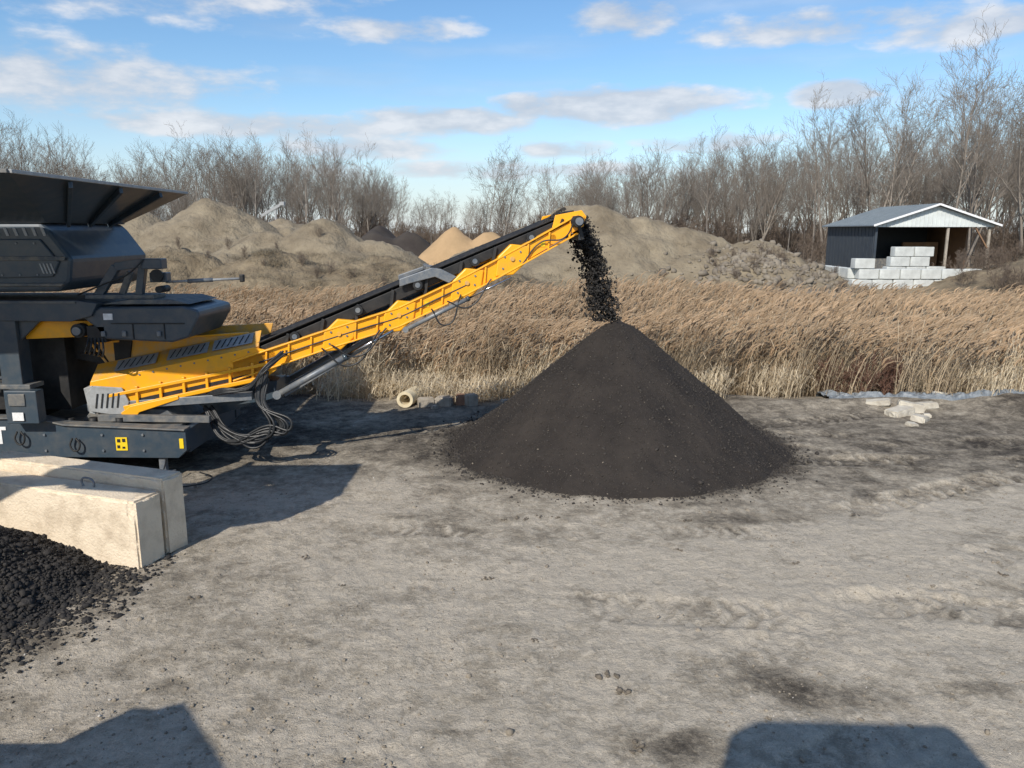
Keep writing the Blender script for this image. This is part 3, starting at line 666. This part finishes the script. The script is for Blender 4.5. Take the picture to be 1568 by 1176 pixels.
# ---------------------------------------------------------------- trees
def tree_mesh(seed,H=15,r0=.2,levels=4,mat_=None,spread=.5,first=.3,nb=9,twr=.009,leaders=1,sub=(5,4,4)):
    rd=random.Random(seed);S=[]
    def rv(k):return Vector((rd.gauss(0,k),rd.gauss(0,k),rd.gauss(0,k)))
    def grow(p,d,L,r,lev):
        n=6 if lev==0 else (4 if lev==1 else 3);pts=[p.copy()];dirs=[d.copy()]
        for k in range(n):
            d=(d+rv(.05+.05*lev)+Vector((0,0,.09 if lev else .03))).normalized();p=p+d*L/n;pts.append(p.copy());dirs.append(d.copy())
        rs=[max(r*(1-.85*k/n),twr*.7) for k in range(n+1)]
        for k in range(n):S.append((pts[k],pts[k+1],rs[k],rs[k+1]))
        if lev>=levels:return
        cn=nb if lev==0 else sub[min(lev-1,2)]
        for q in range(cn):
            f=(first+(1-first)*(q+rd.random())/cn) if lev==0 else .25+.75*(q+rd.random())/cn
            f=min(f,.999);k=int(f*n);b=pts[k].lerp(pts[k+1],f*n-k);bd=dirs[k+1]
            a=rd.uniform(0,6.28);ax=bd.orthogonal().normalized();ax=Matrix.Rotation(a,3,bd)@ax
            ang=rd.uniform(.4,.85)*(spread/.5)
            nd=(bd*math.cos(ang)+ax*math.sin(ang)).normalized()
            if lev==0: l=L*rd.uniform(.28,.5)*(1.15-f*.6)
            else:l=L*rd.uniform(.38,.62)
            grow(b,nd,l,max(rs[k]*.5,twr),lev+1)
    for q in range(leaders):
        d=Vector((rd.gauss(0,.05+.12*(leaders>1)),rd.gauss(0,.05+.12*(leaders>1)),1)).normalized()
        grow(Vector((rd.gauss(0,.15*(leaders>1)),rd.gauss(0,.15*(leaders>1)),-.2)),d,H*rd.uniform(.85,1),r0,0)
    P0=np.array([tuple(s[0]) for s in S]);P1=np.array([tuple(s[1]) for s in S]);ra=np.array([s[2] for s in S]);rb=np.array([s[3] for s in S])
    D=P1-P0;D/=np.linalg.norm(D,axis=1)[:,None]+1e-9
    up=np.where(np.abs(D[:,2:3])<.9,np.array([[0,0,1.]]),np.array([[1.,0,0]]))
    A=np.cross(D,up);A/=np.linalg.norm(A,axis=1)[:,None];B=np.cross(A,D)
    K=3;vs=[]
    for P,r in((P0,ra),(P1,rb)):
        for k in range(K):
            t=2*math.pi*k/K;vs.append(P+(A*math.cos(t)+B*math.sin(t))*r[:,None])
    V=np.stack(vs,1);n=len(S)
    f=np.array([[k,(k+1)%K,K+(k+1)%K,K+k] for k in range(K)])
    F=(f[None]+(np.arange(n)*2*K)[:,None,None]).reshape(-1,4)
    return raw_mesh('tree_mesh',V.reshape(-1,3),F,mat_ or M_bark)
TM=[tree_mesh(k,H=random.uniform(13.5,16),r0=random.uniform(.17,.24),mat_=(M_bark,M_bark2)[k%2],spread=random.uniform(.36,.5),first=.30+.12*(k%3),nb=12,leaders=1+(k%3==0),twr=.011) for k in range(8)]
TF=[tree_mesh(30+k,H=random.uniform(13.5,16),r0=random.uniform(.13,.19),levels=3,mat_=M_bark if k%3 else M_bark2,spread=.40,first=.3,nb=13,leaders=1+(k%2),twr=.016,sub=(6,5,4)) for k in range(6)]
BM=[tree_mesh(50+k,H=3.2,r0=.05,levels=3,mat_=M_twig,spread=.5,first=.05,nb=8,twr=.012,leaders=4) for k in range(3)]
BRD=[tree_mesh(60+k,H=3.2,r0=.04,levels=3,mat_=M_red,spread=.4,first=.05,nb=7,twr=.012,leaders=4) for k in range(2)]
def put(mesh,name,x,y,z,s,parent=None,sz=1):
    o=bpy.data.objects.new(name,mesh);o.location=(x,y,z);o.rotation_euler=(0,0,random.uniform(0,6.28));o.scale=(s,s,s*sz);COL.objects.link(o)
    if parent:o.parent=parent
    return o
TL=empty('distant_tree_line')
def line_h(u):
    return float(np.interp(u,[-.75,-.66,-.5,-.3,-.2,-.16,-.13,-.09,-.07,0.02,.05,.1,.2,.3,.4,.5,.6,.75],[1.12,1.05,.80,.84,.84,.7,.40,.44,.36,.42,.66,.72,.78,.88,1.0,1.08,1.12,1.15]))
for k in range(370):
    u=random.uniform(-.8,.8);Y=random.uniform(95,135) if u<.1 else random.uniform(85,125)
    if -.16<u<.03:
        if random.random()<.4:continue
        Y=random.uniform(150,220)
    lh=line_h(u)
    put(random.choice(TM if random.random()<.3 else TF),'tree',u*Y,Y,.4,lh*random.uniform(.62,1.06)*Y/112,TL)
for k in range(420):
    u=random.uniform(-.8,.8);Y=random.uniform(85,115)
    if -.16<u<.03:Y+=60
    put(random.choice(BM),'undergrowth',u*Y,Y,.3,random.uniform(.8,1.7),TL)
for x_,y_,s in((-2.4,82,.66),(-1.2,84,.68),(-.2,86,.60),(-9.8,95,.42),(-5.2,95,.42),(-23,88,.78),(-20,86,.76),(-17.5,90,.78),(-16,88,.72),(-37,90,.82),(-30,92,.80),(-55,86,1.0),(3.8,88,.62),(8,90,.66),(11,88,.68)):
    put(random.choice(TM),'bare_tree',x_,y_,.4,s*.95)
for x_,y_,s in((33,70,.88),(37,66,.96),(41,70,1.02),(44,64,1.05),(36,78,1.0),(30,78,.9),(25,80,.8),(48,72,1.12),(51,68,1.10),(46,80,1.1),(40,60,.85),(20,80,.72),(54,76,1.2),(28,70,.7),(43,76,1.15),(34,74,.95)):
    put(random.choice(TM),'bare_tree',x_,y_,.4,s)
# ---------------------------------------------------------------- mounds
def mound(name,parts,x0,x1,y0,y1,m,seed,res=.2,amp=.5):
    nx=int((x1-x0)/res);ny=int((y1-y0)/res)
    X,Y=np.meshgrid(np.linspace(x0,x1,nx),np.linspace(y0,y1,ny))
    H=np.zeros_like(X)-.6
    wx=X+fbm(X*.3,Y*.3,3,seed)*2;wy=Y+fbm(X*.3+9,Y*.3,3,seed+1)*2
    for cx,cy,rx,ry,h in parts:
        r=np.hypot((wx-cx)/rx,(wy-cy)/ry)
        H=np.maximum(H,h*(1.06-np.sqrt(r*r+.012))*1.0)
    Z=.3+H+fbm(X*.9,Y*.9,4,seed+3)*amp*sst(-.3,.8,H)+fbm(X*3,Y*3,3,seed+4)*.25
    i=np.arange(nx*ny).reshape(ny,nx)
    return obj(name,np.stack([X,Y,Z],-1).reshape(-1,3),np.stack([i[:-1,:-1],i[:-1,1:],i[1:,1:],i[1:,:-1]],-1).reshape(-1,4),m,smooth=True)
M_m1=mat('mound_soil',(.150,.120,.080),(.27,.225,.155),.6,rough=.95,bump=1,bscale=4,bdist=.14)
M_m2=mat('mound_grassy_soil',(.115,.088,.055),(.25,.20,.13),.9,rough=.95,bump=1,bscale=5,bdist=.14)
M_m3=mat('dark_soil',(.035,.028,.024),(.06,.05,.04),.7,rough=.95,bump=1,bscale=5)
M_m4=mat('wood_chips',(.42,.28,.15),(.34,.23,.12),.9,rough=.95,bump=1,bscale=5)
mound('soil_mound',[(4.7,50,9.0,7,5.3),(8.0,49.5,8,6,4.4),(10.8,49,7,6,3.7),(14.2,47,6.5,5,2.9),(1.0,51,7,6,3.8),(17.3,45.5,4,3,1.5)],-8,25,40,58,M_m1,300)
mound('soil_mound.001',[(-20.3,53,8,7,5.7),(-25.5,53,8,7,4.9),(-16.5,55,8,6,4.4),(-32,54,9,7,4.8)],-43,-7,44,63,M_m1,320)
mound('soil_mound.002',[(-11.4,47.5,6.5,5,4.4),(-15,47,6.5,5,3.5),(-8.2,47,5.5,4,3.0)],-24,0,41,55,M_m1,340)
mound('grassy_berm',[(-24,43.5,6,4.5,2.9),(-19,43,6,4.5,2.6),(-13,42.5,6,4,2.4),(-7,42.5,6,4,2.2),(-2,42.5,5,4,1.8),(-30,44,7,5,3.0)],-38,5,37,49,M_m2,360,amp=.7)
mound('dark_soil_mound',[(-11.0,66,5,5,4.0),(-8.2,65,4.5,4,3.5)],-19,-1,58,74,M_m3,380,.3)
mound('wood_chip_pile',[(-4.3,62,4.0,4,3.9),(-1.4,62,4.4,4,3.5)],-12,6,55,69,M_m4,400,.3,.25)
mound('brushy_bank',[(33,43,9,6,3.0),(27.5,42.5,5,4,1.6),(40,43,9,6,3.4)],20,50,36,52,M_m2,420,.3,.6)
BR=empty('dry_brush')
gms=[reed_clump(300+k,N=45,hm=.6,plume=False,size=1.6,tone=.45) for k in range(3)]
bpy.context.view_layer.update();dg=bpy.context.evaluated_depsgraph_get()
from mathutils.bvhtree import BVHTree
trees=[BVHTree.FromObject(bpy.data.objects[n_],dg) for n_ in('soil_mound','soil_mound.001','soil_mound.002','grassy_berm','brushy_bank')]
def surf(x,y):
    z=gh(x,y)
    for t in trees:
        h=t.ray_cast(Vector((x,y,30)),Vector((0,0,-1)))
        if h[0]:z=max(z,h[0].z)
    return z
for k in range(340):
    x,y=random.uniform(-36,3),random.uniform(38.5,44.5)
    put(random.choice(gms),'tuft',x,y,surf(x,y)-.05,random.uniform(.25,.75),BR,.7)
for k in range(24):
    x,y=random.uniform(-34,0),random.uniform(39,46);put(random.choice(BM),'shrub',x,y,surf(x,y)-.05,random.uniform(.12,.24),BR)
for k in range(70):
    x,y=random.uniform(-34,16),random.uniform(44,52);put(random.choice(gms),'tuft',x,y,surf(x,y)-.05,random.uniform(.2,.45),BR,.6)
for k in range(260):
    x,y=random.uniform(24,46),random.uniform(37,50);put(random.choice(gms+BM),'brush',x,y,surf(x,y)-.05,random.uniform(.3,.6),BR,.8)
for k in range(26):
    x,y=random.uniform(24,34),random.uniform(57,66);put(random.choice(BM),'brush',x,y,.4,random.uniform(.6,1.1),BR)
for k in range(44):
    x,y=random.uniform(11,21),random.uniform(41,46);put(random.choice(BM),'brush',x,y,surf(x,y)-.2,random.uniform(.12,.28),BR)
for k in range(34):
    x,y=random.uniform(7.0,10.4),random.uniform(16.9,17.9);put(random.choice(BRD),'red_shrub',x,y,gh(x,y)-.05,random.uniform(.2,.33),BR)
P=[];S=[]
for k in range(900):
    x,y=random.gauss(14.3,2.4),random.gauss(43.5,1.6);P.append((x,y,surf(x,y)+.03));S.append(random.choice((.06,.1,.14,.26))*random.uniform(.6,1.2))
stones('rubble_heap',P,S,mat('grey_rubble',(.26,.225,.175),(.11,.09,.07),.9,rough=.95),jit=.4)
# ---------------------------------------------------------------- shed
SH=empty('open_fronted_shed')
x0,x1,yf,yb,ze,zr,zb=22.3,29.4,48,55.3,4.0,5.15,.45;xm=(x0+x1)/2
box('side_wall',x0,x0+.12,yf+.3,yb,zb,ze,M_wall,SH);box('back_wall',x0,x1,yb,yb+.12,zb,ze,M_wall,SH)
for k in range(14):box('wall_rib',x0-.02,x0,yf+.5+k*.5,yf+.56+k*.5,zb,ze-.1,M_wall,SH,bevel=0)
box('right_wall',x1-.12,x1,yf+2.5,yb,zb,ze,M_brownp,SH)
prism('front_gable',[(x0-.1,ze-.12),(x1+.1,ze-.12),(x1+.1,ze+.02),(xm,zr),(x0-.1,ze+.02)],yf-.02,yf+.06,M_clad,SH)
prism('back_gable',[(x0,ze),(x1,ze),(xm,zr)],yb,yb+.1,M_wall,SH)
for a,b,c,d in((x0-.35,ze-.08,xm,zr+.04),(xm,zr+.04,x1+.35,ze-.08)):
    prism('roof_slope',[(a,b),(c,d),(c,d+.07),(a,b+.07)],yf-.35,yb+.3,M_roof,SH)
for k in range(24):
    y_=yf-.2+k*.32
    beam('roof_rib',(x0-.33,y_,ze+.01),(xm,y_,zr+.135),.04,.04,M_roof,SH,0)
for k in range(28):
    x_=x0+.1+k*.25;zt_=ze+(1-abs(x_-xm)/(xm-x0))*(zr-ze)-.04
    if zt_>ze-.05:beam('cladding_rib',(x_,yf-.035,ze-.11),(x_,yf-.035,zt_),.03,.05,M_clad,SH,0)
beam('roof_fascia',(x0-.35,yf-.37,ze-.04),(xm,yf-.37,zr+.08),.03,.12,M_white,SH);beam('roof_fascia',(xm,yf-.37,zr+.08),(x1+.35,yf-.37,ze-.04),.03,.12,M_white,SH)
for x_ in(x0+.06,xm+.9,x1-.1):box('front_post',x_-.07,x_+.07,yf+.07,yf+.2,zb,ze-.12,M_wall if x_<23 else M_concg,SH)
beam('knee_brace',(x1-.15,yf+.1,2.6),(x1-1.0,yf+.1,3.85),.08,.08,M_brownp,SH)
box('stored_panel',26.5,28.9,53,53.2,zb,2.9,M_brownp,SH);box('stored_crate',23.2,24.6,50,51.5,zb,1.9,M_dark2,SH)
box('shed_floor',x0,x1,yf,yb,.35,.46,M_concg,SH)
BWL=empty('concrete_block_wall')
for row,(xa,xb,y_) in enumerate(((19.0,26.2,43.6),(19.0,25.6,43.6),(19.1,20.1,43.6))):
    x=xa+(row%2)*.35
    while x<xb:
        L_=1.15
        rough_block('wall_block',x+L_/2,y_+random.uniform(-.05,.05),random.gauss(0,.02),L_-.05,.62,.42+row*.58,.55,M_conc2,BWL,amp=.01,div=.3);x+=L_
for row in range(2):
    for k in range(4):
        rough_block('wall_block',19.3,44.5+k*1.2,math.pi/2,1.15,.6,.42+row*.58,.56,M_conc2,BWL,amp=.01,div=.3)
for row in range(4):
    for k in range(3-row//2):
        rough_block('wall_block',22.6+k*1.18+row*.2,46.4,0,1.12,.6,.42+row*.58,.56,M_conc2,BWL,amp=.01,div=.3)
FL=empty('distant_conveyor');beam('arm',(-21,66,4.9),(-19.2,66,5.9),.2,.22,M_lgrey,FL);beam('leg',(-19.8,66,5.4),(-19.8,66,2.5),.15,.15,M_lgrey,FL)
box('arm_head',-19.4,-19.0,65.8,66.2,5.75,6.05,M_lgrey,FL)

# ---------------------------------------------------------------- unseen machines added beside / behind the viewpoint for their shadows
def wheel(nm_,x,y,z,r,w,par,axis='y'):
    d=Vector((0,w/2,0)) if axis=='y' else Vector((w/2,0,0));c=Vector((x,y,z))
    tube(nm_,c-d,c+d,r,M_black,par,36);tube(nm_+'_rim',c-d*1.05,c+d*1.05,r*.5,M_yel,par,24)
    for k in range(20):
        a=6.283*k/20;o=Vector((math.cos(a)*r,0,math.sin(a)*r)) if axis=='y' else Vector((0,math.cos(a)*r,math.sin(a)*r))
        beam(nm_+'_lug',c-d*.9+o,c+d*.9+o,.08,.08,M_black,par,0)
WL=empty('unseen_shadow_loader')  # unseen loader, added to cast the shadow in front of the plant
for x_ in(-14.4,-11.2):
    for y_ in(4.9,7.0):wheel('tyre',x_,y_,.75,.75,.55,WL)
prism('engine_cover',[(-16.2,.9),(-13.4,.8),(-13.4,2.3),(-16,2.1)],5.1,6.8,M_yel,WL,bevel=.05)
prism('cab',[(-13.4,1.0),(-11.9,1.0),(-11.8,2.2),(-12.1,3.3),(-13.3,3.3)],5.3,6.6,M_glass,WL,bevel=.04)
box('cab_roof',-13.5,-11.9,5.2,6.7,3.3,3.42,M_yel,WL)
prism('front_frame',[(-12,.7),(-10.6,.7),(-10.7,1.8),(-11.8,1.9)],5.4,6.5,M_yel,WL,bevel=.04)
for y_ in(5.4,6.4):
    beam('lift_arm',(-11.2,y_,1.8),(-8.2,y_,3.1),.18,.35,M_yel,WL);beam('lift_arm_tip',(-8.2,y_,3.1),(-6.3,y_,3.5),.18,.3,M_yel,WL)
prism('bucket',[(-6.4,3.3),(-5.3,3.15),(-4.75,3.45),(-4.7,4.2),(-4.8,4.2),(-4.9,3.55),(-5.35,3.3),(-6.2,3.5),(-6.5,4.3),(-6.6,4.3)],5.2,6.7,M_yel,WL)  # raised out of view where its shadow lands before the plant
box('bucket_side',-6.5,-4.8,5.2,5.24,3.35,4.15,M_yel,WL);box('bucket_side_far',-6.5,-4.8,6.66,6.7,3.35,4.15,M_yel,WL)
EX=empty('unseen_shadow_digger')  # unseen machine under the viewpoint, shaped to cast the near shadows
SW=lambda a,d,z:(d,a,z)
for x_ in(-2.4,.4):
    P=[(-2.6+(1.6 if math.cos(6.283*k/24)>0 else -1.6)+.42*math.cos(6.283*k/24),.44+.42*math.sin(6.283*k/24)) for k in range(24)]
    prism('track',P,x_,x_+.6,M_black,EX,SW)
box('car_body',-1.9,.5,-3.6,-1.6,.5,1.1,M_dark,EX)
prism('house',[(-5.2,1.2),(-1.2,1.2),(-1.2,2.2),(-5.2,2.4)],-2.5,1.0,M_yel,EX,SW,.06)
box('cab_riser',-.85,.7,-2.1,-.7,2.2,2.7,M_dark,EX)
for x_ in(-.9,.68):
    for y_ in(-2.1,-.5):box('cab_pillar',x_,x_+.08,y_,y_+.08,2.7,4.5,M_dark,EX)
box('cab_rear',-.85,.7,-2.1,-2.05,2.7,4.5,M_dark,EX)
prism('cab_roof',[(-.95,4.5),(.8,4.5),(.72,4.62),(-.7,4.66)],-2.15,-.38,M_dark,EX,ID,.1)  # unseen roof, sized for the lower-right shadow
box('cab_side',-.9,-.86,-2.0,-.5,2.7,4.5,M_dark,EX)
beam('boom',(-2.0,-1.8,2.2),(-3.6,-.8,3.6),.4,.5,M_yel,EX);beam('boom_tip',(-3.6,-.8,3.6),(-4.6,1.2,3.2),.35,.45,M_yel,EX)
beam('stick',(-4.6,1.2,3.2),(-4.5,2.3,1.2),.3,.4,M_yel,EX)
prism('bucket',[(1.7,.5),(2.1,.1),(2.9,.2),(3.2,.9),(3.0,1.6),(2.3,1.7),(2.0,1.2)],-5.4,-4.0,M_dark,EX,SW)  # unseen bucket, placed for the lower-left shadow

# ---------------------------------------------------------------- sky, sun
W=bpy.data.worlds.new('World');scene.world=W;W.use_nodes=True;N=W.node_tree.nodes;L=W.node_tree.links
sd=Vector((-.55,-1.2,1.0)).normalized();el=math.asin(sd.z);rot=math.atan2(sd.x,sd.y)
bg=N['Background'];bg.inputs['Strength'].default_value=.145
sky=N.new('ShaderNodeTexSky');sky.sky_type='NISHITA';sky.sun_disc=False;sky.sun_elevation=el;sky.sun_rotation=rot%(2*math.pi)
sky.air_density=1.0;sky.dust_density=.4;sky.ozone_density=2.5
hs=N.new('ShaderNodeHueSaturation');hs.inputs['Saturation'].default_value=1.17;hs.inputs['Value'].default_value=1.03;L.new(sky.outputs[0],hs.inputs['Color'])
tc=N.new('ShaderNodeTexCoord');sp=N.new('ShaderNodeSeparateXYZ');L.new(tc.outputs['Generated'],sp.inputs[0])
az=mth(N,L,'ARCTAN2',sp.outputs[0],sp.outputs[1]);elv=mth(N,L,'ARCSINE',sp.outputs[2])
cx=N.new('ShaderNodeCombineXYZ');L.new(mth(N,L,'MULTIPLY',az,9.0),cx.inputs[0]);L.new(mth(N,L,'MULTIPLY',elv,24.0),cx.inputs[1])
n1=noise(N,L,cx.outputs[0],1.2,8,.55)
cx2=N.new('ShaderNodeCombineXYZ');L.new(mth(N,L,'MULTIPLY',az,3.0),cx2.inputs[0]);L.new(mth(N,L,'MULTIPLY',elv,22.0),cx2.inputs[1])
n2=noise(N,L,cx2.outputs[0],1.0,6,.5)
clouds=[(.13,.150,.17,.028,1.15),(.02,.150,.06,.02,1),(.38,.153,.055,.020,1.3),(-.08,.134,.14,.022,1),(.138,.25,.08,.035,.9),(-.30,.122,.30,.020,.8),(.06,.100,.07,.014,.8),(.24,.105,.09,.016,.8),(.53,.21,.14,.022,.8),(.36,.225,.18,.024,.75),(-.5,.16,.26,.05,.7),(-.14,.235,.10,.022,.7),(-.42,.27,.30,.05,.6),(-.2,.10,.14,.018,.85),(0.0,.075,.3,.014,.7),(.8,.18,.2,.03,.8),(-.9,.2,.25,.05,.8)]
tot=None
for a0,e0,ra,re,w in clouds:
    da=mth(N,L,'DIVIDE',mth(N,L,'SUBTRACT',az,a0),ra);de=mth(N,L,'DIVIDE',mth(N,L,'SUBTRACT',elv,e0),re)
    g=mth(N,L,'SUBTRACT',1.0,mth(N,L,'ADD',mth(N,L,'MULTIPLY',da,da),mth(N,L,'MULTIPLY',de,de)))
    g=mth(N,L,'MULTIPLY',mth(N,L,'MAXIMUM',g,-.6),w)
    tot=g if tot is None else mth(N,L,'MAXIMUM',tot,g)
v=mth(N,L,'ADD',mth(N,L,'MULTIPLY',tot,.65),mth(N,L,'MULTIPLY',mth(N,L,'SUBTRACT',n1,.5),1.9))
mr=N.new('ShaderNodeMapRange');mr.interpolation_type='SMOOTHSTEP';mr.inputs['From Min'].default_value=.04;mr.inputs['From Max'].default_value=.54;L.new(v,mr.inputs['Value'])
mr.inputs['To Max'].default_value=.86
wisp=N.new('ShaderNodeMapRange');wisp.interpolation_type='SMOOTHSTEP';wisp.inputs['From Min'].default_value=.43;wisp.inputs['From Max'].default_value=.8;wisp.inputs['To Max'].default_value=.34;L.new(n2,wisp.inputs['Value'])
mask=mth(N,L,'MAXIMUM',mr.outputs[0],wisp.outputs[0])
haze=N.new('ShaderNodeMapRange');haze.interpolation_type='SMOOTHSTEP';haze.inputs['From Min'].default_value=.16;haze.inputs['From Max'].default_value=.0;haze.inputs['To Min'].default_value=0;haze.inputs['To Max'].default_value=.6;L.new(elv,haze.inputs['Value'])
base=mixc(N,L,haze.outputs[0],hs.outputs[0],(3.9,4.7,5.9))
ccr=ramp(N,[(.30,(3.2,3.6,4.3)),(.50,(4.3,4.6,5.1)),(.64,(5.7,5.8,6.05))]);L.new(n1,ccr.inputs['Fac'])
L.new(mixc(N,L,mask,base,ccr.outputs['Color']),bg.inputs['Color'])
sun=bpy.data.lights.new('sun','SUN');sun.energy=5.0;sun.angle=math.radians(.5);sun.color=(1,.935,.84)
so=bpy.data.objects.new('sun',sun);so.rotation_euler=(-sd).to_track_quat('-Z','Y').to_euler();COL.objects.link(so)
cam=bpy.data.cameras.new('camera');cam.sensor_width=36;cam.lens=36*1178/1568;cam.clip_end=4000;cam.clip_start=.05
co=bpy.data.objects.new('camera',cam);co.location=(0,0,3.6);co.rotation_euler=(math.radians(90-11.2),0,0);COL.objects.link(co);scene.camera=co
